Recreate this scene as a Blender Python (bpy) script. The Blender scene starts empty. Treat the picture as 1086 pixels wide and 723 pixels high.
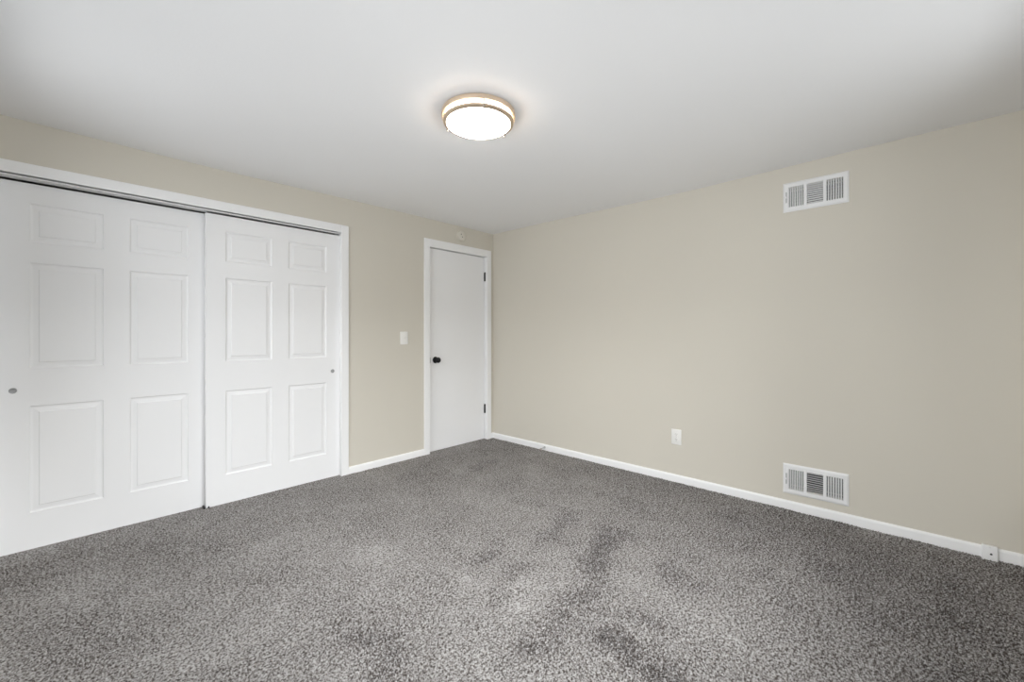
import bpy, bmesh, math, random
import numpy as np
from mathutils import Vector, Matrix

sc = bpy.context.scene
COL = sc.collection
R = math.radians
PI = math.pi

# ------------------------------------------------------------------ camera
cam_data = bpy.data.cameras.new('camera')
cam_data.sensor_width = 36.0
cam_data.lens = 441.0 / 1086.0 * 36.0
cam_data.shift_y = -6.9 / 1086.0
cam_data.clip_start = 0.02
cam = bpy.data.objects.new('camera', cam_data)
COL.objects.link(cam)
cam.location = (0, 0, 1.168)
cam.rotation_euler = (R(90), 0, R(43.122 - 90))
sc.camera = cam

# ------------------------------------------------------------------ exposure, world
sc.view_settings.view_transform = 'Standard'
sc.view_settings.look = 'None'
sc.view_settings.gamma = 1.0
sc.view_settings.use_curve_mapping = False
sc.view_settings.exposure = 0.09

world = bpy.data.worlds.new('overcast_sky')
sc.world = world
world.use_nodes = True
bg = world.node_tree.nodes['Background']
bg.inputs[0].default_value = (0.80, 0.90, 1.0, 1)
bg.inputs[1].default_value = 0.3

# ------------------------------------------------------------------ room numbers (metres)
XL, XR = -0.45, 3.298          # side wall / right wall
YB, YF = -0.62, 3.380          # wall behind the camera / wall with the doors
HC = 2.302                     # ceiling height
WX0, WX1, WZ0, WZ1 = -0.20, 2.55, 0.60, 2.10   # window in the wall behind the camera, widened to even out the light

SY0, SY1 = 0.05, 2.85          # unseen window added in the side wall to fill the light

sc.cycles.diffuse_bounces = 10
sc.cycles.max_bounces = 14

LAMP = 26.0                     # ceiling lamp diffuser


def area(name, loc, target, sx, sy, power, color):
    d = bpy.data.lights.new(name, 'AREA')
    d.shape = 'RECTANGLE'
    d.size, d.size_y = sx, sy
    d.energy = power
    d.color = color
    o = bpy.data.objects.new(name, d)
    COL.objects.link(o)
    o.location = loc
    o.rotation_euler = (Vector(target) - Vector(loc)).to_track_quat('-Z', 'Y').to_euler()
    return o


WCX = (WX0 + WX1) / 2
SCY = (SY0 + SY1) / 2
COOL = (0.952, 0.979, 1.0)
# daylight outside the window behind the camera: sky above the neighbouring roofs, plus horizon and ground fill added to flatten the light
area('sky_daylight_high', (2.4, YB - 4.0, 4.05), (2.4, YB, 1.5), 5.5, 2.0, 300, COOL)
area('sky_daylight_low', (2.4, YB - 5.0, 3.6), (2.4, YB, 1.2), 6.0, 1.6, 520, COOL)
area('horizon_fill', (WCX, YB - 2.5, 1.3), (WCX, YB, 1.3), 6.0, 2.4, 56, COOL)
area('ground_fill', (WCX, YB - 4.0, -1.2), (WCX, YB, 1.3), 8.0, 2.0, 240, COOL)
# fill lights added outside the made-up window beside the camera
area('side_horizon_fill', (XL - 2.5, 1.35, 1.3), (XL, 1.35, 1.3), 6.0, 2.4, 180, COOL)
area('side_sky_fill', (XL - 5.0, 1.45, 3.6), (XL, 1.45, 1.2), 8.0, 1.6, 370, COOL)
area('side_ground_fill', (XL - 4.0, 1.35, -1.2), (XL, 1.35, 1.3), 8.0, 2.0, 115, COOL)


# ------------------------------------------------------------------ materials
def mat(name, color, rough=0.5, metal=0.0, spec=0.5, emit=None, strength=0.0):
    m = bpy.data.materials.new(name)
    m.use_nodes = True
    b = m.node_tree.nodes['Principled BSDF']
    b.inputs['Base Color'].default_value = (*color, 1)
    b.inputs['Roughness'].default_value = rough
    b.inputs['Metallic'].default_value = metal
    b.inputs['Specular IOR Level'].default_value = spec
    if emit:
        b.inputs['Emission Color'].default_value = (*emit, 1)
        b.inputs['Emission Strength'].default_value = strength
    return m


def add_noise(m, scale, var, bump=0.0, bdist=0.001, bscale=None, detail=3):
    """slight mottling of the base colour and a fine surface bump, in object space"""
    nt = m.node_tree
    b = nt.nodes['Principled BSDF']
    tc = nt.nodes.new('ShaderNodeTexCoord')
    n = nt.nodes.new('ShaderNodeTexNoise')
    n.inputs['Scale'].default_value = scale
    n.inputs['Detail'].default_value = detail
    nt.links.new(tc.outputs['Object'], n.inputs['Vector'])
    c = b.inputs['Base Color'].default_value[:3]
    mix = nt.nodes.new('ShaderNodeMix')
    mix.data_type = 'RGBA'
    mix.inputs['A'].default_value = (*[max(0, v * (1 - var)) for v in c], 1)
    mix.inputs['B'].default_value = (*[min(1, v * (1 + var)) for v in c], 1)
    nt.links.new(n.outputs['Fac'], mix.inputs['Factor'])
    nt.links.new(mix.outputs['Result'], b.inputs['Base Color'])
    if bump:
        n2 = nt.nodes.new('ShaderNodeTexNoise')
        n2.inputs['Scale'].default_value = bscale or scale
        n2.inputs['Detail'].default_value = 4
        nt.links.new(tc.outputs['Object'], n2.inputs['Vector'])
        bp = nt.nodes.new('ShaderNodeBump')
        bp.inputs['Strength'].default_value = bump
        bp.inputs['Distance'].default_value = bdist
        nt.links.new(n2.outputs['Fac'], bp.inputs['Height'])
        nt.links.new(bp.outputs['Normal'], b.inputs['Normal'])
    return m


M = {}
M['wall'] = add_noise(mat('beige_wall_paint', (0.645, 0.610, 0.536), 0.75, spec=0.25), 1.2, 0.02, 0.15, 0.001, 160)
M['ceiling'] = add_noise(mat('white_ceiling_paint', (0.86, 0.86, 0.865), 0.85, spec=0.2), 1.0, 0.015, 0.25, 0.0015, 90)
M['trim'] = add_noise(mat('white_trim_paint', (0.88, 0.88, 0.88), 0.38), 3.0, 0.012)
M['door'] = add_noise(mat('white_door_paint', (0.86, 0.86, 0.865), 0.42), 2.0, 0.012, 0.05, 0.0005, 60)
M['plastic'] = add_noise(mat('white_plastic', (0.84, 0.83, 0.80), 0.35), 6.0, 0.01)
M['register'] = add_noise(mat('white_enamel', (0.82, 0.82, 0.82), 0.4), 8.0, 0.01)
M['louvre'] = mat('louvre_enamel', (0.80, 0.80, 0.80), 0.5)
M['duct'] = mat('dull_duct_metal', (0.045, 0.045, 0.045), 0.8)
M['lever'] = mat('grey_lever', (0.42, 0.42, 0.42), 0.5)
M['damper'] = mat('grey_damper_metal', (0.16, 0.16, 0.16), 0.6)
M['black'] = mat('matt_black_metal', (0.008, 0.008, 0.009), 0.45, 0.0, 0.3)
M['black_plastic'] = mat('black_plastic', (0.02, 0.02, 0.02), 0.5)
M['dark'] = mat('dark_slot', (0.03, 0.03, 0.03), 0.7)
M['steel'] = add_noise(mat('brushed_steel', (0.55, 0.55, 0.54), 0.35, 1.0), 30, 0.05)
M['post'] = mat('dull_nickel_post', (0.30, 0.26, 0.21), 0.5)
M['pull'] = mat('satin_grey_pull', (0.33, 0.33, 0.33), 0.4, 0.1)
M['alu'] = add_noise(mat('painted_track', (0.74, 0.74, 0.74), 0.45), 25, 0.03)
M['rail'] = mat('grey_rail', (0.62, 0.62, 0.62), 0.5)
M['beige_plate'] = mat('painted_plate', (0.69, 0.655, 0.58), 0.6, spec=0.3)
M['bronze'] = add_noise(mat('satin_champagne_metal', (0.72, 0.58, 0.44), 0.42, 0.9), 20, 0.03)
M['diffuser'] = mat('lit_opal_diffuser', (0.9, 0.88, 0.85), 0.4, emit=(1.0, 0.93, 0.84), strength=LAMP)
M['rubber'] = mat('white_rubber', (0.45, 0.40, 0.36), 0.7)
M['slab'] = mat('grey_slab', (0.3, 0.3, 0.3), 0.9)

m = bpy.data.materials.new('thin_window_glass')
m.use_nodes = True
nt = m.node_tree
nt.nodes.remove(nt.nodes['Principled BSDF'])
tr = nt.nodes.new('ShaderNodeBsdfTransparent')
gl = nt.nodes.new('ShaderNodeBsdfGlossy')
gl.inputs['Roughness'].default_value = 0.02
mx = nt.nodes.new('ShaderNodeMixShader')
mx.inputs[0].default_value = 0.06
nt.links.new(tr.outputs[0], mx.inputs[1])
nt.links.new(gl.outputs[0], mx.inputs[2])
nt.links.new(mx.outputs[0], nt.nodes['Material Output'].inputs[0])
M['glass'] = m

# heathered carpet yarn: light and dark flecks mixed at tuft size
m = mat('heathered_grey_carpet', (0.25, 0.24, 0.23), 0.95, spec=0.1)
nt = m.node_tree
b = nt.nodes['Principled BSDF']
tc = nt.nodes.new('ShaderNodeTexCoord')
n1 = nt.nodes.new('ShaderNodeTexNoise')
n1.inputs['Scale'].default_value = 150
n1.inputs['Detail'].default_value = 2.5
n1.inputs['Roughness'].default_value = 0.65
nt.links.new(tc.outputs['Object'], n1.inputs['Vector'])
rp = nt.nodes.new('ShaderNodeValToRGB')
e = rp.color_ramp.elements
e[0].position, e[0].color = 0.395, (0.078, 0.066, 0.060, 1)
e[1].position, e[1].color = 0.605, (0.48, 0.470, 0.461, 1)
k = rp.color_ramp.elements.new(0.48)
k.color = (0.272, 0.255, 0.245, 1)
nt.links.new(n1.outputs['Fac'], rp.inputs['Fac'])
# strokes where the nap is brushed the other way show more of the dark yarn sides
n2 = nt.nodes.new('ShaderNodeTexNoise')
n2.inputs['Scale'].default_value = 92
n2.inputs['Detail'].default_value = 1.0
nt.links.new(tc.outputs['Object'], n2.inputs['Vector'])
m2 = nt.nodes.new('ShaderNodeMath')
m2.operation = 'MULTIPLY_ADD'
m2.inputs[1].default_value = 0.42
nt.links.new(n2.outputs['Fac'], m2.inputs[0])
m3 = nt.nodes.new('ShaderNodeMath')
m3.operation = 'MULTIPLY_ADD'
m3.inputs[1].default_value = 0.80
m3.inputs[2].default_value = -0.11
nt.links.new(n1.outputs['Fac'], m3.inputs[0])
nt.links.new(m3.outputs[0], m2.inputs[2])
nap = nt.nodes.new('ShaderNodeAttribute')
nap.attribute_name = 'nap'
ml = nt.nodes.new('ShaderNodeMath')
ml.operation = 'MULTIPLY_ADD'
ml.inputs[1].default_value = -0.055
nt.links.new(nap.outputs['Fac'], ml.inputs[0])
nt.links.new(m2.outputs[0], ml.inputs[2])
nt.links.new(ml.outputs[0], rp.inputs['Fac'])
nt.links.new(rp.outputs['Color'], b.inputs['Base Color'])
M['carpet'] = m


# ------------------------------------------------------------------ object helpers
def obj(name, bm, material, parent=None, smooth=None, loc=None):
    me = bpy.data.meshes.new(name)
    bmesh.ops.recalc_face_normals(bm, faces=bm.faces[:])
    bm.to_mesh(me)
    bm.free()
    o = bpy.data.objects.new(name, me)
    COL.objects.link(o)
    if material is not None:
        me.materials.append(material)
    if smooth is not None:
        for p in me.polygons:
            p.use_smooth = True
        me.set_sharp_from_angle(angle=R(smooth))
    if parent is not None:
        o.parent = parent
    if loc:
        o.location = loc
    return o


def tag(o, label=None, cat=None, group=None, kind=None):
    if label:
        o['label'] = label
    if cat:
        o['category'] = cat
    if group:
        o['group'] = group
    if kind:
        o['kind'] = kind
    return o


def thing(name, label, cat, loc, rotz=0.0, group=None, kind=None):
    o = bpy.data.objects.new(name, None)
    o.empty_display_size = 0.05
    COL.objects.link(o)
    o.location = loc
    o.rotation_euler = (0, 0, rotz)
    return tag(o, label, cat, group, kind)


def box(bm, x0, x1, y0, y1, z0, z1, bev=0.0, seg=2):
    r = bmesh.ops.create_cube(bm, size=1.0)
    vs = r['verts']
    for v in vs:
        v.co = Vector(((x0 + x1) / 2 + v.co.x * (x1 - x0), (y0 + y1) / 2 + v.co.y * (y1 - y0), (z0 + z1) / 2 + v.co.z * (z1 - z0)))
    if bev:
        es = {e for v in vs for e in v.link_edges}
        bmesh.ops.bevel(bm, geom=list(es), offset=bev, segments=seg, affect='EDGES', profile=0.5)
    return bm


def B(x0, x1, y0, y1, z0, z1, bev=0.0, seg=2):
    return box(bmesh.new(), x0, x1, y0, y1, z0, z1, bev, seg)


def lathe(bm, prof, mtx=None, n=48):
    """profile [(r, h)] turned about local z; mtx places it"""
    rings = []
    for r, h in prof:
        if r < 1e-6:
            rings.append([bm.verts.new((0, 0, h))])
        else:
            rings.append([bm.verts.new((r * math.cos(2 * PI * i / n), r * math.sin(2 * PI * i / n), h)) for i in range(n)])
    for a, c in zip(rings, rings[1:]):
        for i in range(n):
            j = (i + 1) % n
            if len(a) == 1 and len(c) == 1:
                continue
            if len(a) == 1:
                bm.faces.new((a[0], c[i], c[j]))
            elif len(c) == 1:
                bm.faces.new((a[i], a[j], c[0]))
            else:
                bm.faces.new((a[i], a[j], c[j], c[i]))
    if mtx is not None:
        bmesh.ops.transform(bm, matrix=mtx, verts=[v for r in rings for v in r])
    return bm


OUT = Matrix.Rotation(R(90), 4, 'X')      # turns local +z into -y (out of a wall)


def at(x, y, z):
    return Matrix.Translation((x, y, z))


def tube(bm, pts, rad, n=8):
    pts = [Vector(p) for p in pts]
    rings = []
    for i, p in enumerate(pts):
        t = (pts[min(i + 1, len(pts) - 1)] - pts[max(i - 1, 0)]).normalized()
        up = Vector((0, 0, 1)) if abs(t.z) < 0.9 else Vector((1, 0, 0))
        a = t.cross(up).normalized()
        c = t.cross(a)
        rings.append([bm.verts.new(p + rad * (a * math.cos(2 * PI * k / n) + c * math.sin(2 * PI * k / n))) for k in range(n)])
    for a, c in zip(rings, rings[1:]):
        for k in range(n):
            bm.faces.new((a[k], a[(k + 1) % n], c[(k + 1) % n], c[k]))
    bm.faces.new(rings[0])
    bm.faces.new(rings[-1][::-1])
    return bm


def sweep_x(bm, prof, x0, x1):
    """closed profile [(y, z)] extruded along x"""
    a = [bm.verts.new((x0, y, z)) for y, z in prof]
    c = [bm.verts.new((x1, y, z)) for y, z in prof]
    n = len(prof)
    for i in range(n):
        bm.faces.new((a[i], a[(i + 1) % n], c[(i + 1) % n], c[i]))
    bm.faces.new(a)
    bm.faces.new(c[::-1])
    return bm


# ------------------------------------------------------------------ room shell
CX0, CX1, CZ = -0.283, 1.560, 2.022      # closet opening (rough, behind the jambs)
DX0, DX1, DZ = 2.405, 3.222, 2.048       # room door opening (rough)
YFB = YF + 0.12

tag(obj('floor', B(XL - 0.12, XR + 0.12, YB - 0.12, YF + 0.80, -0.12, -0.016), M['slab']), 'floor slab under the grey carpet', 'floor', kind='structure')

bm = bmesh.new()
top = HC + 0.03
box(bm, XL - 0.12, CX0, YF, YFB, -0.016, top)
box(bm, CX0, CX1, YF, YFB, CZ, top)
box(bm, CX1, DX0, YF, YFB, -0.016, top)
box(bm, DX0, DX1, YF, YFB, DZ, top)
box(bm, DX1, XR + 0.12, YF, YFB, -0.016, top)
tag(obj('wall_left', bm, M['wall']), 'beige wall holding the sliding closet doors and the white door', 'wall', kind='structure')

# right wall, with the two duct openings of the registers cut through it
VY = (0.2575, 0.5525)
VZ = ((0.140, 0.275), (2.015, 2.147))
bm = bmesh.new()
box(bm, XR, XR + 0.12, YB - 0.12, VY[0], -0.016, top)
box(bm, XR, XR + 0.12, VY[1], YF, -0.016, top)
zz = [-0.016, VZ[0][0], VZ[0][1], VZ[1][0], VZ[1][1], top]
for i in (0, 2, 4):
    box(bm, XR, XR + 0.12, VY[0], VY[1], zz[i], zz[i + 1])
tag(obj('wall_right', bm, M['wall']), 'bare beige wall with two white registers and an outlet', 'wall', kind='structure')

bm = bmesh.new()
box(bm, XL - 0.12, XL, YB - 0.12, SY0, -0.016, top)
box(bm, XL - 0.12, XL, SY1, YF, -0.016, top)
box(bm, XL - 0.12, XL, SY0, SY1, -0.016, WZ0)
box(bm, XL - 0.12, XL, SY0, SY1, WZ1, top)
tag(obj('wall_side', bm, M['wall']), 'beige side wall beside the camera, with an added window', 'wall', kind='structure')

bm = bmesh.new()
box(bm, XL, WX0, YB - 0.12, YB, -0.016, top)
box(bm, WX1, XR, YB - 0.12, YB, -0.016, top)
box(bm, WX0, WX1, YB - 0.12, YB, -0.016, WZ0)
box(bm, WX0, WX1, YB - 0.12, YB, WZ1, top)
tag(obj('wall_behind', bm, M['wall']), 'beige wall behind the camera with the window', 'wall', kind='structure')

# ceiling: plaster that sags a centimetre or so between its edges
bm = bmesh.new()
nx, ny = 40, 40
x0, x1, y0, y1 = XL - 0.12, XR + 0.12, YB - 0.12, YFB
g = []
for j in range(ny + 1):
    row = []
    for i in range(nx + 1):
        x = x0 + (x1 - x0) * i / nx
        y = y0 + (y1 - y0) * j / ny
        sag = 0.014 * math.exp(-((x - 0.65) / 0.75) ** 2) * min(1, max(0, (y - 1.0) / 2.0)) \
            + 0.019 * math.exp(-((y - 1.25) / 0.95) ** 2) * min(1, max(0, (x - 0.8) / 2.2))
        row.append(bm.verts.new((x, y, HC - sag)))
    g.append(row)
for j in range(ny):
    for i in range(nx):
        bm.faces.new((g[j][i], g[j][i + 1], g[j + 1][i + 1], g[j + 1][i]))
ext = bmesh.ops.extrude_face_region(bm, geom=bm.faces[:])
for v in [v for v in ext['geom'] if isinstance(v, bmesh.types.BMVert)]:
    v.co.z = HC + 0.12
tag(obj('ceiling', bm, M['ceiling'], smooth=30), 'plain white ceiling', 'ceiling', kind='structure')

# closet interior behind the sliding doors, light-blocking panel added behind the room door
bm = bmesh.new()
box(bm, CX0 - 0.12, CX1 + 0.12, YF + 0.70, YF + 0.78, -0.016, top)
box(bm, CX0 - 0.20, CX0 - 0.12, YFB, YF + 0.78, -0.016, top)
box(bm, CX1 + 0.12, CX1 + 0.20, YFB, YF + 0.78, -0.016, top)
box(bm, CX0 - 0.12, CX1 + 0.12, YFB, YF + 0.70, HC, top)
tag(obj('wall_closet', bm, M['wall']), 'closet interior behind the sliding doors', 'wall', kind='structure')
tag(obj('hall_blocker', B(DX0 - 0.05, XR + 0.12, YFB + 0.002, YFB + 0.05, -0.016, top), M['wall']), 'unseen panel added behind the white door to block light', 'wall', kind='structure')

# window behind the camera, plus one added beside it for its light
def window(name, label, hw, loc, rotz):
    w = thing(name, label, 'window', loc, rotz, kind='structure')
    hh = WZ1 - WZ0
    bm = bmesh.new()
    for a, c in ((-hw, -hw + 0.05), (hw - 0.05, hw), (-0.025, 0.025)):
        box(bm, a, c, -0.09, -0.03, 0, hh, 0.003)
    for a, c in ((0, 0.05), (hh - 0.05, hh)):
        box(bm, -hw + 0.05, -0.025, -0.09, -0.03, a, c, 0.003)
        box(bm, 0.025, hw - 0.05, -0.09, -0.03, a, c, 0.003)
    obj('window_frame', bm, M['trim'], w)
    for s in (-1, 1):
        a, c = sorted((s * 0.025, s * (hw - 0.05)))
        obj('pane', B(a, c, -0.064, -0.060, 0.05, hh - 0.05), M['glass'], w)
    obj('window_sill', B(-hw - 0.05, hw + 0.05, -0.03, 0.05, -0.025, 0.0, 0.004), M['trim'], w)
    bm = bmesh.new()
    box(bm, -hw - 0.06, -hw, 0.0, 0.014, 0.0, hh + 0.06, 0.003)
    box(bm, hw, hw + 0.06, 0.0, 0.014, 0.0, hh + 0.06, 0.003)
    box(bm, -hw, hw, 0.0, 0.014, hh, hh + 0.06, 0.003)
    obj('casing', bm, M['trim'], w)


window('window_1', 'white window in the wall behind the camera', (WX1 - WX0) / 2, (WCX, YB, WZ0), 0)
window('added_window', 'unseen white window added in the side wall for its light', (SY1 - SY0) / 2, (XL, (SY0 + SY1) / 2, WZ0), R(-90))

# ------------------------------------------------------------------ trim
BBP = [(0.0, -0.012), (-0.012, -0.012), (-0.012, 0.044), (-0.0105, 0.052), (-0.006, 0.0575), (0.0, 0.059)]


def baseboard(name, length, loc, rotz, label):
    bm = sweep_x(bmesh.new(), BBP, 0, length)
    o = obj(name, bm, M['trim'], smooth=40)
    o.location = loc
    o.rotation_euler = (0, 0, rotz)
    return tag(o, label, 'baseboard', kind='structure')


baseboard('baseboard_left', 2.358 - 1.6025, (1.6025, YF, 0), 0, 'short white baseboard between the closet and the white door')
baseboard('baseboard_corner', XR - 3.2545, (3.2545, YF, 0), 0, 'stub of white baseboard between white door and corner')
baseboard('baseboard_right', YF - 0.0125 - YB, (XR, YF - 0.0125, 0), R(-90), 'long white baseboard along the bare beige wall')
baseboard('baseboard_side', YF - YB, (XL, YB, 0), R(90), 'white baseboard along the side wall by the camera')
baseboard('baseboard_behind', XR - XL - 0.03, (XR - 0.015, YB, 0), R(180), 'white baseboard below the window behind the camera')


def casing(name, xo0, xi0, xi1, xo1, zi, zo, depth, label, jx0, jx1, jz):
    """flat casing boards, butt-jointed, plus the jamb lining of the opening"""
    t = thing(name, label, 'door trim', ((xo0 + xo1) / 2, YF, 0), kind='structure')
    cx = (xo0 + xo1) / 2
    obj('side_casing', B(xo0 - cx, xi0 - cx, -0.013, 0.0, -0.012, zo, 0.003), M['trim'], t)
    obj('side_casing', B(xi1 - cx, xo1 - cx, -0.013, 0.0, -0.012, zo, 0.003), M['trim'], t)
    obj('head_casing', B(xi0 - cx + 0.0002, xi1 - cx - 0.0002, -0.013, 0.0, zi, zo, 0.003), M['trim'], t)
    bm = bmesh.new()
    box(bm, jx0 - cx, xi0 - cx + depth[1], 0.0, depth[0], -0.012, jz)
    box(bm, xi1 - cx - depth[1], jx1 - cx, 0.0, depth[0], -0.012, jz)
    box(bm, xi0 - cx + depth[1], xi1 - cx - depth[1], 0.0, depth[0], zi - depth[1], jz)
    obj('jamb', bm, M['trim'], t)
    return t


casing('trim_1', -0.330, -0.268, 1.541, 1.6025, 2.010, 2.0715, (0.118, -0.004), 'flat white casing around the closet opening', CX0, CX1, CZ)
tr2 = casing('trim_2', 2.358, 2.421, 3.193, 3.2545, 2.030, 2.106, (0.118, -0.003), 'flat white casing around the white door', DX0, DX1, DZ)
cx2 = (2.358 + 3.2545) / 2
bm = bmesh.new()
box(bm, 2.418 - cx2, 2.431 - cx2, 0.071, 0.105, -0.012, 2.033)
box(bm, 3.186 - cx2, 3.196 - cx2, 0.071, 0.105, -0.012, 2.033)
box(bm, 2.431 - cx2, 3.186 - cx2, 0.071, 0.105, 2.018, 2.033)
obj('door_stop_strip', bm, M['trim'], tr2)

# ------------------------------------------------------------------ sliding closet doors (moulded, six panels)
def panel_door_bm(w, zb, zt, th, px, pz):
    """front face at y=0 looking to -y; panels pressed into it"""
    bm = bmesh.new()
    xs = [0.0] + [v for p in px for v in p] + [w]
    zs = [zb] + [v for p in pz for v in p] + [zt]
    cache = {}

    def V(x, y, z):
        key = (round(x, 5), round(y, 5), round(z, 5))
        if key not in cache:
            cache[key] = bm.verts.new((x, y, z))
        return cache[key]

    for i in range(len(xs) - 1):
        for j in range(len(zs) - 1):
            if i % 2 == 1 and j % 2 == 1:
                x0, x1, z0, z1 = xs[i], xs[i + 1], zs[j], zs[j + 1]
                prev = None
                for off, d in ((0, 0), (0.0030, 0.0045), (0.0070, 0.0068), (0.0130, 0.0074), (0.0200, 0.0066), (0.0335, 0.0046), (0.0360, 0.0016), (0.0385, 0.0011)):
                    ring = [V(x0 + off, d, z0 + off), V(x1 - off, d, z0 + off), V(x1 - off, d, z1 - off), V(x0 + off, d, z1 - off)]
                    if prev:
                        for k in range(4):
                            bm.faces.new((prev[k], prev[(k + 1) % 4], ring[(k + 1) % 4], ring[k]))
                    prev = ring
                bm.faces.new(prev)
            else:
                bm.faces.new((V(xs[i], 0, zs[j]), V(xs[i + 1], 0, zs[j]), V(xs[i + 1], 0, zs[j + 1]), V(xs[i], 0, zs[j + 1])))
    # sides and back
    loop = [(x, zs[0]) for x in xs] + [(xs[-1], z) for z in zs[1:]] + [(x, zs[-1]) for x in xs[-2::-1]] + [(xs[0], z) for z in zs[-2:0:-1]]
    n = len(loop)
    back = [V(x, th, z) for x, z in loop]
    for k in range(n):
        a, c = loop[k], loop[(k + 1) % n]
        bm.faces.new((V(a[0], 0, a[1]), V(c[0], 0, c[1]), back[(k + 1) % n], back[k]))
    bm.faces.new(back)
    return bm


PZ = [(0.198, 0.779), (0.982, 1.559), (1.671, 1.8795)]
W = 0.918


def closet_door(name, x0, y, px, pull_x, label):
    d = thing(name, label, 'closet door', (x0, y, 0), kind='structure')
    obj('door_slab', panel_door_bm(W, 0.001, 1.9875, 0.034, px, PZ), M['door'], d)
    p = obj('finger_pull', lathe(bmesh.new(), [(0.0, 0.0010), (0.0085, 0.0010), (0.0105, 0.0018), (0.0115, 0.0032), (0.0140, 0.0035), (0.0150, 0.0015), (0.0150, 0.0001)],
                                 at(pull_x, 0.0, 0.868) @ OUT, 28), M['pull'], d, smooth=40)
    p['label'] = 'round metal finger pull'
    return d


closet_door('door_1', -0.268, YF + 0.075, [(0.125, 0.413), (0.527, 0.815)], 0.067, 'six-panel white sliding closet door behind, at the far left')
closet_door('door_2', 0.633, YF + 0.030, [(0.112, 0.403), (0.516, 0.803)], 0.852, 'six-panel white sliding closet door overlapping in front, nearer the wall switch')

# overhead track
t = thing('sliding_door_track', 'thin grey metal track above the sliding closet doors', 'track', (0.6, YF, 2.008))
bm = bmesh.new()
box(bm, -0.266 - 0.6, 1.522 - 0.6, 0.004, 0.0058, -0.0115, -0.0035)
box(bm, -0.266 - 0.6, 1.522 - 0.6, 0.0058, 0.060, -0.0050, -0.0035)
obj('fascia', bm, M['alu'], t)
obj('rear_rail', B(-0.266 - 0.6, 0.645 - 0.6, 0.062, 0.0645, -0.0110, -0.0035), M['rail'], t)

g_ = thing('floor_guide', 'tiny black guide on the carpet where the two sliding closet doors meet', 'door guide', (0.632, YF + 0.040, 0.0))
bm = bmesh.new()
box(bm, -0.012, -0.003, -0.018, 0.030, -0.006, 0.013, 0.002)
box(bm, 0.012, 0.020, -0.022, -0.011, -0.006, 0.011, 0.002)
obj('bracket', bm, M['black_plastic'], g_)

# ------------------------------------------------------------------ hinged room door
d = thing('door_3', 'plain flush white door with black knob and hinges, in the corner', 'door', (2.4325, YF + 0.034, 0), kind='structure')
obj('door_slab', B(0, 0.7585, 0, 0.035, 0.002, 2.0255, 0.0012, 1), M['door'], d)
k = obj('door_knob', lathe(bmesh.new(), [(0.0, 0.0), (0.031, 0.0), (0.033, 0.002), (0.033, 0.005), (0.030, 0.009), (0.014, 0.011), (0.0115, 0.016), (0.0115, 0.028),
                                         (0.015, 0.033), (0.023, 0.037), (0.0275, 0.044), (0.0285, 0.051), (0.026, 0.058), (0.019, 0.063), (0.010, 0.0655), (0.0, 0.066)],
                           at(0.0865, 0.0, 0.913) @ OUT, 36), M['black'], d, smooth=50)
k['label'] = 'round black door knob'
bm = B(0.0200, 0.0290, -0.0012, 0.004, 0.886, 0.940, 0.0005, 1)
obj('latch_plate', bm, M['steel'], d)
for zc in (1.812, 0.338):
    bm = bmesh.new()
    for q in range(5):
        a = zc - 0.048 + q * 0.0192
        lathe(bm, [(0.0, 0.0), (0.0068, 0.0), (0.0072, 0.0006), (0.0072, 0.0182), (0.0068, 0.0188), (0.0, 0.0188)], at(0.7595, -0.0095, a), 16)
    lathe(bm, [(0.0, 0.0), (0.0050, 0.0), (0.0060, 0.002), (0.0040, 0.0045), (0.0, 0.005)], at(0.7595, -0.0095, zc + 0.0478), 14)
    h = obj('hinge', bm, M['black'], d, smooth=40)
    h['label'] = 'black hinge knuckle'
    obj('hinge_leaf', B(0.7530, 0.7585, -0.0012, 0.0006, zc - 0.048, zc + 0.048), M['black'], h)

# ------------------------------------------------------------------ ceiling lamp
LX, LY, LZ = 1.424, 1.566, 2.2865
lamp = thing('ceiling_light', 'lit round flush ceiling light with two champagne metal rings', 'ceiling light', (LX, LY, LZ), math.atan2(-LY, -LX))
obj('mounting_pan', lathe(bmesh.new(), [(0.0, 0.0), (0.178, 0.0), (0.1855, -0.001), (0.1865, -0.004), (0.1865, -0.0215), (0.1850, -0.0245), (0.170, -0.0265), (0.0, -0.0265)], None, 72), M['bronze'], lamp, smooth=35)
dome = [(0.163, -0.0265), (0.165, -0.028), (0.165, -0.050), (0.163, -0.0525)]
for q in range(1, 10):
    r = 0.163 * math.cos(q / 9 * PI / 2)
    dome.append((r if q < 9 else 0.0, -0.0525 - 0.008 * math.sin(q / 9 * PI / 2)))
obj('diffuser', lathe(bmesh.new(), dome, None, 64), M['diffuser'], lamp, smooth=60)
ring = [(0.1655, -0.0385), (0.1755, -0.0385), (0.1775, -0.040), (0.1775, -0.0490), (0.1755, -0.0510), (0.1615, -0.0545), (0.1605, -0.0527), (0.1655, -0.0505), (0.1655, -0.0385)]
obj('trim_ring', lathe(bmesh.new(), ring, None, 72), M['bronze'], lamp, smooth=35)
for q in range(3):
    a = R(8 + 120 * q)
    mtx = Matrix.Rotation(a, 4, 'Z') @ at(0.1735, 0, 0)
    bm = lathe(bmesh.new(), [(0.0, -0.024), (0.0046, -0.024), (0.0046, -0.0505), (0.0056, -0.0515), (0.0060, -0.0570), (0.0045, -0.0620), (0.0, -0.0635)], mtx, 14)
    obj('post', bm, M['post'], lamp, smooth=40)

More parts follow.
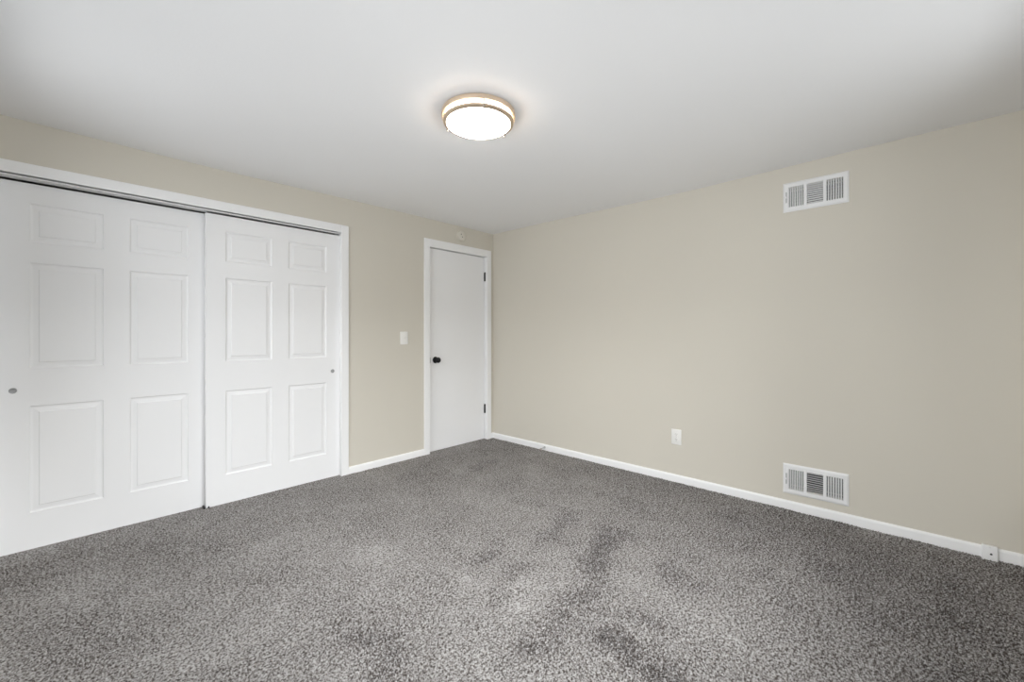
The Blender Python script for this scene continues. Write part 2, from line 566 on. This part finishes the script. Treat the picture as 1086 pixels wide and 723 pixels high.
# ------------------------------------------------------------------ registers on the right wall (local x = to the viewer's right, -y = out of the wall)
def register(z0, h, label):
    yc = 0.4090
    wd = 0.346
    t = thing('air_register', label, 'air vent', (XR, yc, z0), R(-90), 'white wall registers')
    X = lambda y: yc - y                       # wall y -> local x
    ox = [X(0.5525), X(0.2575)]
    oz0, oz1 = h / 2 - 0.067, h / 2 + 0.066
    banks = [(X(0.5515), X(0.4635)), (X(0.450), X(0.364)), (X(0.3505), X(0.2605))]
    # frame: stamped plate with a sloping rim and three openings
    bm = bmesh.new()
    xs = [-wd / 2 + 0.011, banks[0][0], banks[0][1], banks[1][0], banks[1][1], banks[2][0], banks[2][1], wd / 2 - 0.011]
    zs = [0.011, oz0, oz1, h - 0.011]
    F = -0.0095
    c = {}

    def V(x, y, z):
        kk = (round(x, 5), round(y, 5), round(z, 5))
        if kk not in c:
            c[kk] = bm.verts.new((x, y, z))
        return c[kk]

    for i in range(7):
        for j in range(3):
            x0, x1, za, zb = xs[i], xs[i + 1], zs[j], zs[j + 1]
            if j == 1 and i in (1, 3, 5):
                for (ax, az), (bx, bz) in (((x0, za), (x1, za)), ((x1, za), (x1, zb)), ((x1, zb), (x0, zb)), ((x0, zb), (x0, za))):
                    bm.faces.new((V(ax, F, az), V(bx, F, bz), V(bx, F + 0.006, bz), V(ax, F + 0.006, az)))
            else:
                bm.faces.new((V(x0, F, za), V(x1, F, za), V(x1, F, zb), V(x0, F, zb)))
    loop = [(x, zs[0]) for x in xs] + [(xs[-1], z) for z in zs[1:]] + [(x, zs[-1]) for x in xs[-2::-1]] + [(xs[0], z) for z in zs[-2:0:-1]]

    def grow(x, z):
        return (x * (wd / 2) / (wd / 2 - 0.011), h / 2 + (z - h / 2) * (h / 2) / (h / 2 - 0.011))
    n = len(loop)
    for q in range(n):
        a, b2 = loop[q], loop[(q + 1) % n]
        ga, gb = grow(*a), grow(*b2)
        bm.faces.new((V(a[0], F, a[1]), V(b2[0], F, b2[1]), V(gb[0], -0.004, gb[1]), V(ga[0], -0.004, ga[1])))
        bm.faces.new((V(ga[0], -0.004, ga[1]), V(gb[0], -0.004, gb[1]), V(gb[0], -0.0002, gb[1]), V(ga[0], -0.0002, ga[1])))
    obj('frame', bm, M['register'], t)

    def blade(bm, p0, p1, axis, lo, hi, th=0.0012):
        """flat blade: section from p0 to p1 (in the plane across AXIS), from LO to HI along AXIS"""
        dx, dy = p1[0] - p0[0], p1[1] - p0[1]
        l = math.hypot(dx, dy)
        nx_, ny_ = -dy / l * th / 2, dx / l * th / 2
        sec = [(p0[0] + nx_, p0[1] + ny_), (p1[0] + nx_, p1[1] + ny_), (p1[0] - nx_, p1[1] - ny_), (p0[0] - nx_, p0[1] - ny_)]
        if axis == 'z':
            a = [bm.verts.new((x, y, lo)) for x, y in sec]
            b3 = [bm.verts.new((x, y, hi)) for x, y in sec]
        else:
            a = [bm.verts.new((lo, y, z)) for z, y in sec]
            b3 = [bm.verts.new((hi, y, z)) for z, y in sec]
        for q in range(4):
            bm.faces.new((a[q], a[(q + 1) % 4], b3[(q + 1) % 4], b3[q]))
        bm.faces.new(a)
        bm.faces.new(b3[::-1])

    for side, (b0, b1) in ((-1, banks[0]), (1, banks[2])):
        bm = bmesh.new()
        nb = 8
        pitch = (b1 - b0) / (nb - 1)
        for q in range(nb):
            xc = b0 + q * pitch
            # the front edge leans towards the outside of its bank
            sh = side * 0.0026
            x_f, x_b = xc + sh, xc - sh
            x_f = min(max(x_f, b0 + 0.0005), b1 - 0.0005)
            blade(bm, (x_f, F + 0.0005), (x_b, F + 0.0085), 'z', oz0, oz1, 0.0050)
        obj('louvre_bank', bm, M['louvre'], t)
    bm = bmesh.new()
    b0, b1 = banks[1]
    nb = 10
    pitch = (oz1 - oz0) / nb
    for q in range(nb):
        zc = oz0 + (q + 0.5) * pitch
        blade(bm, (zc + 0.0033, F + 0.0005), (zc - 0.0033, F + 0.0095), 'x', b0, b1, 0.0016)
    obj('louvre_bank', bm, M['louvre'], t)
    # damper blades behind the louvres, the duct box, lever slot and screws
    bm = bmesh.new()
    for q in range(7):
        zc = oz0 + (q + 0.5) * (oz1 - oz0) / 7
        blade(bm, (zc - 0.004, 0.022), (zc + 0.004, 0.036), 'x', ox[0] + 0.002, ox[1] - 0.002, 0.001)
    obj('damper', bm, M['damper'], t)
    bm = bmesh.new()
    a0, a1, c0, c1 = ox[0] + 0.001, ox[1] - 0.001, oz0 - 0.001, oz1 + 0.001
    box(bm, a0, a0 + 0.002, 0.004, 0.11, c0, c1)
    box(bm, a1 - 0.002, a1, 0.004, 0.11, c0, c1)
    box(bm, a0 + 0.002, a1 - 0.002, 0.004, 0.11, c0, c0 + 0.002)
    box(bm, a0 + 0.002, a1 - 0.002, 0.004, 0.11, c1 - 0.002, c1)
    box(bm, a0 + 0.002, a1 - 0.002, 0.108, 0.11, c0 + 0.002, c1 - 0.002)
    obj('duct', bm, M['duct'], t)
    xl = X(0.5625)
    lv = obj('damper_lever', B(xl - 0.0035, xl + 0.0035, F - 0.0015, F + 0.001, h / 2 - 0.036, h / 2 + 0.036, 0.0008, 1), M['lever'], t)
    obj('lever_tab', B(xl - 0.0025, xl + 0.0025, F - 0.009, F - 0.0014, h / 2 - 0.006, h / 2 + 0.006, 0.0012, 1), M['register'], lv)
    for x in (X(0.2425), X(0.5745)):
        s = obj('screw', lathe(bmesh.new(), [(0.0, 0.0), (0.0036, 0.0), (0.0036, 0.0006), (0.0022, 0.0017), (0.0, 0.002)], at(x, F, h / 2) @ OUT, 16), M['louvre'], t, smooth=40)
    return t


register(1.986, 0.194, 'white three-bank air register high on the wall near the ceiling')
register(0.106, 0.198, 'white three-bank air register low on the wall just above the baseboard')

# ------------------------------------------------------------------ outlet and switch
def wall_plate(name, label, cat, loc, rotz, w, h):
    t = thing(name, label, cat, loc, rotz)
    bm = B(-w / 2, w / 2, -0.0065, -0.0002, 0, h, 0.0025, 3)
    obj('cover_plate', bm, M['plastic'], t, smooth=50)
    return t


t = wall_plate('wall_outlet', 'white duplex outlet plate alone on the bare beige wall', 'outlet', (XR, 1.301, 0.2965), R(-90), 0.078, 0.1205)
for zc in (0.0405, 0.0800):
    bm = bmesh.new()
    lathe(bm, [(0.0165, 0.0), (0.0165, 0.002), (0.0158, 0.0028), (0.0, 0.0028)], at(0, -0.0065, zc) @ OUT, 28)
    r_ = obj('receptacle', bm, M['plastic'], t, smooth=40)
    bm = bmesh.new()
    box(bm, -0.0072, -0.0054, -0.0097, -0.0092, zc - 0.001, zc + 0.007)
    box(bm, 0.0054, 0.0072, -0.0097, -0.0092, zc - 0.001, zc + 0.006)
    lathe(bm, [(0.0022, 0.0), (0.0022, 0.0005), (0.0, 0.0005)], at(0, -0.0092, zc - 0.0085) @ OUT, 12)
    obj('slots', bm, M['dark'], r_)
obj('screw', lathe(bmesh.new(), [(0.0, 0.0), (0.003, 0.0), (0.003, 0.0006), (0.0, 0.0015)], at(0, -0.0065, 0.06025) @ OUT, 14), M['steel'], t, smooth=40)

t = wall_plate('light_switch', 'white toggle light switch between the closet and the white door', 'light switch', (2.1365, YF, 1.0755), 0, 0.080, 0.119)
obj('bezel', B(-0.0055, 0.0055, -0.0072, -0.006, 0.047, 0.072, 0.0003, 1), M['plastic'], t)
bm = B(-0.0045, 0.0045, -0.018, -0.006, 0.0555, 0.0650, 0.0015, 2)
bmesh.ops.rotate(bm, cent=(0, -0.006, 0.0600), matrix=Matrix.Rotation(R(-22), 3, 'X'), verts=bm.verts[:])
obj('toggle', bm, M['plastic'], t)
for zc in (0.0295, 0.0895):
    obj('screw', lathe(bmesh.new(), [(0.0, 0.0), (0.003, 0.0), (0.003, 0.0006), (0.0, 0.0015)], at(0, -0.0065, zc) @ OUT, 14), M['plastic'], t, smooth=40)

# ------------------------------------------------------------------ round cover plate above the door
t = thing('round_cover_plate', 'small round beige cover plate above the white door', 'cover plate', (2.825, YF, 2.1455))
bm = lathe(bmesh.new(), [(0.0585, 0.0002), (0.0585, 0.0060), (0.0570, 0.0072), (0.0545, 0.0072), (0.0540, 0.0050), (0.0528, 0.0050), (0.0522, 0.0075), (0.0515, 0.0180), (0.0480, 0.0210), (0.042, 0.0222), (0.0, 0.0226)], at(0, 0, 0.058) @ OUT, 48)
obj('disc', bm, M['beige_plate'], t, smooth=30)
for x, z in ((-0.014, 0.070), (0.002, 0.044)):
    s = obj('screw', lathe(bmesh.new(), [(0.0, 0.0), (0.0052, 0.0), (0.0050, 0.0012), (0.0, 0.0016)], at(x, -0.0224, z) @ OUT, 16), M['dark'], t, smooth=40)
    s['label'] = 'dark screw head'

# ------------------------------------------------------------------ small box on the right baseboard
t = thing('phone_jack_box', 'small white box with a dark hole mounted on the long baseboard', 'jack box', (XR - 0.012, -0.335, 0.0), R(-90))
bm = B(-0.028, 0.028, -0.022, -0.0005, -0.004, 0.072, 0.0025, 2)
obj('housing', bm, M['trim'], t, smooth=50)
obj('hole', lathe(bmesh.new(), [(0.0, 0.0), (0.0048, 0.0), (0.0048, 0.0008), (0.0, 0.0008)], at(0.004, -0.0218, 0.031) @ OUT, 18), M['dark'], t)
obj('screw', lathe(bmesh.new(), [(0.0, 0.0), (0.0042, 0.0), (0.0040, 0.0009), (0.0, 0.0012)], at(0.0, -0.0218, 0.0655) @ OUT, 16), M['louvre'], t)

# ------------------------------------------------------------------ spring door stop on the right baseboard
t = thing('door_stop', 'small spring door stop on the baseboard near the white door', 'door stop', (XR - 0.012, 2.625, 0.031), R(-90))
obj('base_cup', lathe(bmesh.new(), [(0.0, 0.0), (0.0115, 0.0), (0.0115, 0.003), (0.008, 0.008), (0.0, 0.009)], OUT, 20), M['steel'], t, smooth=40)
pts = []
for q in range(0, 16 * 12 + 1):
    a = q / 12 * 2 * PI
    pts.append((0.0046 * math.cos(a), -0.007 - 0.050 * q / 192, 0.0046 * math.sin(a) - 0.006 * (q / 192) ** 2))
obj('spring', tube(bmesh.new(), pts, 0.0013, 6), M['steel'], t, smooth=60)
obj('rubber_tip', lathe(bmesh.new(), [(0.0, 0.0), (0.0085, 0.0), (0.0095, 0.003), (0.0095, 0.012), (0.007, 0.016), (0.0, 0.017)], at(0, -0.056, -0.006) @ OUT, 20), M['rubber'], t, smooth=40)

# ------------------------------------------------------------------ carpet: cut pile as a fine displaced sheet whose tufts lean with the nap
def carpet():
    rng = np.random.default_rng(7)
    x0, x1, y0, y1 = XL + 0.006, XR - 0.006, YB + 0.006, YF + 0.30
    st = 0.0040
    nx = int((x1 - x0) / st) + 1
    ny = int((y1 - y0) / st) + 1
    xs = np.linspace(x0, x1, nx)
    ys = np.linspace(y0, y1, ny)
    X, Y = np.meshgrid(xs, ys)
    fx = np.fft.fftfreq(nx, st)[None, :]
    fy = np.fft.fftfreq(ny, st)[:, None]
    fr = np.hypot(fx, fy)

    def band(f0, bw):
        sp = np.fft.fft2(rng.standard_normal((ny, nx))) * np.exp(-((fr - f0) / bw) ** 2)
        a = np.real(np.fft.ifft2(sp))
        return a / a.std()

    tuft = np.tanh(band(98.0, 34.0) * 0.9)
    soft = band(0.0, 2.2)
    soft2 = band(0.0, 9.0)
    # nap: strokes left by the vacuum and by feet, (x0, y0, x1, y1, half width, strength)
    strokes = [
        (2.18, 1.58, 1.90, 1.47, 0.09, 1.0), (2.21, 1.25, 1.75, 1.11, 0.09, 1.0), (1.72, 1.09, 1.44, 1.03, 0.09, 0.9),
        (1.31, 1.01, 1.23, 0.99, 0.06, 0.8), (1.46, 0.84, 1.41, 0.71, 0.07, 1.0), (1.41, 0.71, 1.38, 0.56, 0.08, 1.0),
        (0.78, 1.51, 0.76, 1.26, 0.10, 0.8), (1.63, 1.64, 1.47, 1.59, 0.06, 0.7), (1.58, 1.40, 1.49, 1.36, 0.05, 0.8),
        (2.18, 1.99, 2.27, 1.58, 0.05, 0.6), (2.65, 2.74, 2.41, 2.72, 0.07, 0.8), (2.24, 1.30, 2.22, 1.12, 0.05, 0.6),
        (2.87, 0.85, 2.80, 0.50, 0.07, 0.8), (2.09, 0.86, 1.96, 0.69, 0.08, 0.8), (1.60, 0.81, 1.63, 0.71, 0.05, 0.6),
        (2.29, 0.48, 2.07, 0.31, 0.09, 0.7), (1.12, 1.73, 1.12, 1.49, 0.07, 0.35), (2.36, 3.15, 1.90, 2.94, 0.06, 0.3),
        (0.79, 1.76, 0.78, 1.58, 0.08, 0.4), (1.49, 1.34, 1.26, 1.30, 0.04, 0.5), (2.70, 1.75, 2.62, 1.30, 0.06, 0.6),
    ]
    down = np.zeros_like(X)
    wx = X + 0.022 * band(0.0, 5.0)
    wy = Y + 0.022 * band(0.0, 5.0)
    for sx, sy, ex, ey, hwid, s in strokes:
        dx, dy = ex - sx, ey - sy
        u = np.clip(((wx - sx) * dx + (wy - sy) * dy) / (dx * dx + dy * dy), 0, 1)
        q = np.hypot(wx - sx - u * dx, wy - sy - u * dy) / hwid
        down = np.maximum(down, s / (1 + np.exp((q - 0.9) * 5)))
    # along the right wall the pile is set darker, easing in across a slanted line
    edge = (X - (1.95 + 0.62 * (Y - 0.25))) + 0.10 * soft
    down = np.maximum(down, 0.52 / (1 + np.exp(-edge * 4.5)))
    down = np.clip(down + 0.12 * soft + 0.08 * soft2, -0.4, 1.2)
    # lean: brushed away from the window where it is light, back towards it in the strokes
    lean = 0.9 - 1.9 * down
    amp = 0.0034
    Z = amp * tuft * (1.0 + 1.5 * down) - 0.0008 - 0.0015 * np.clip(down, 0, 1.2) + 0.0006 * soft2
    hgt = (Z + amp * 1.5)
    PX = np.clip(X + 0.55 * lean * hgt, x0, x1)
    PY = np.clip(Y + 0.85 * lean * hgt, y0, y1)
    co = np.stack([PX, PY, Z], -1).reshape(-1, 3).astype(np.float32)
    i = np.arange(ny * nx).reshape(ny, nx)
    quads = np.stack([i[:-1, :-1], i[:-1, 1:], i[1:, 1:], i[1:, :-1]], -1).reshape(-1, 4).astype(np.int32)
    me = bpy.data.meshes.new('carpet_pile')
    me.vertices.add(len(co))
    me.vertices.foreach_set('co', co.ravel())
    me.loops.add(quads.size)
    me.loops.foreach_set('vertex_index', quads.ravel())
    me.polygons.add(len(quads))
    me.polygons.foreach_set('loop_start', np.arange(0, quads.size, 4, dtype=np.int32))
    me.polygons.foreach_set('loop_total', np.full(len(quads), 4, dtype=np.int32))
    me.polygons.foreach_set('use_smooth', np.ones(len(quads), dtype=bool))
    me.update(calc_edges=True)
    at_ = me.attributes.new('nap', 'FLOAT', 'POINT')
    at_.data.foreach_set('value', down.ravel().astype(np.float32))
    me.materials.append(M['carpet'])
    o = bpy.data.objects.new('carpet', me)
    COL.objects.link(o)
    return tag(o, 'heathered grey cut-pile carpet covering the whole floor', 'carpet', kind='stuff')


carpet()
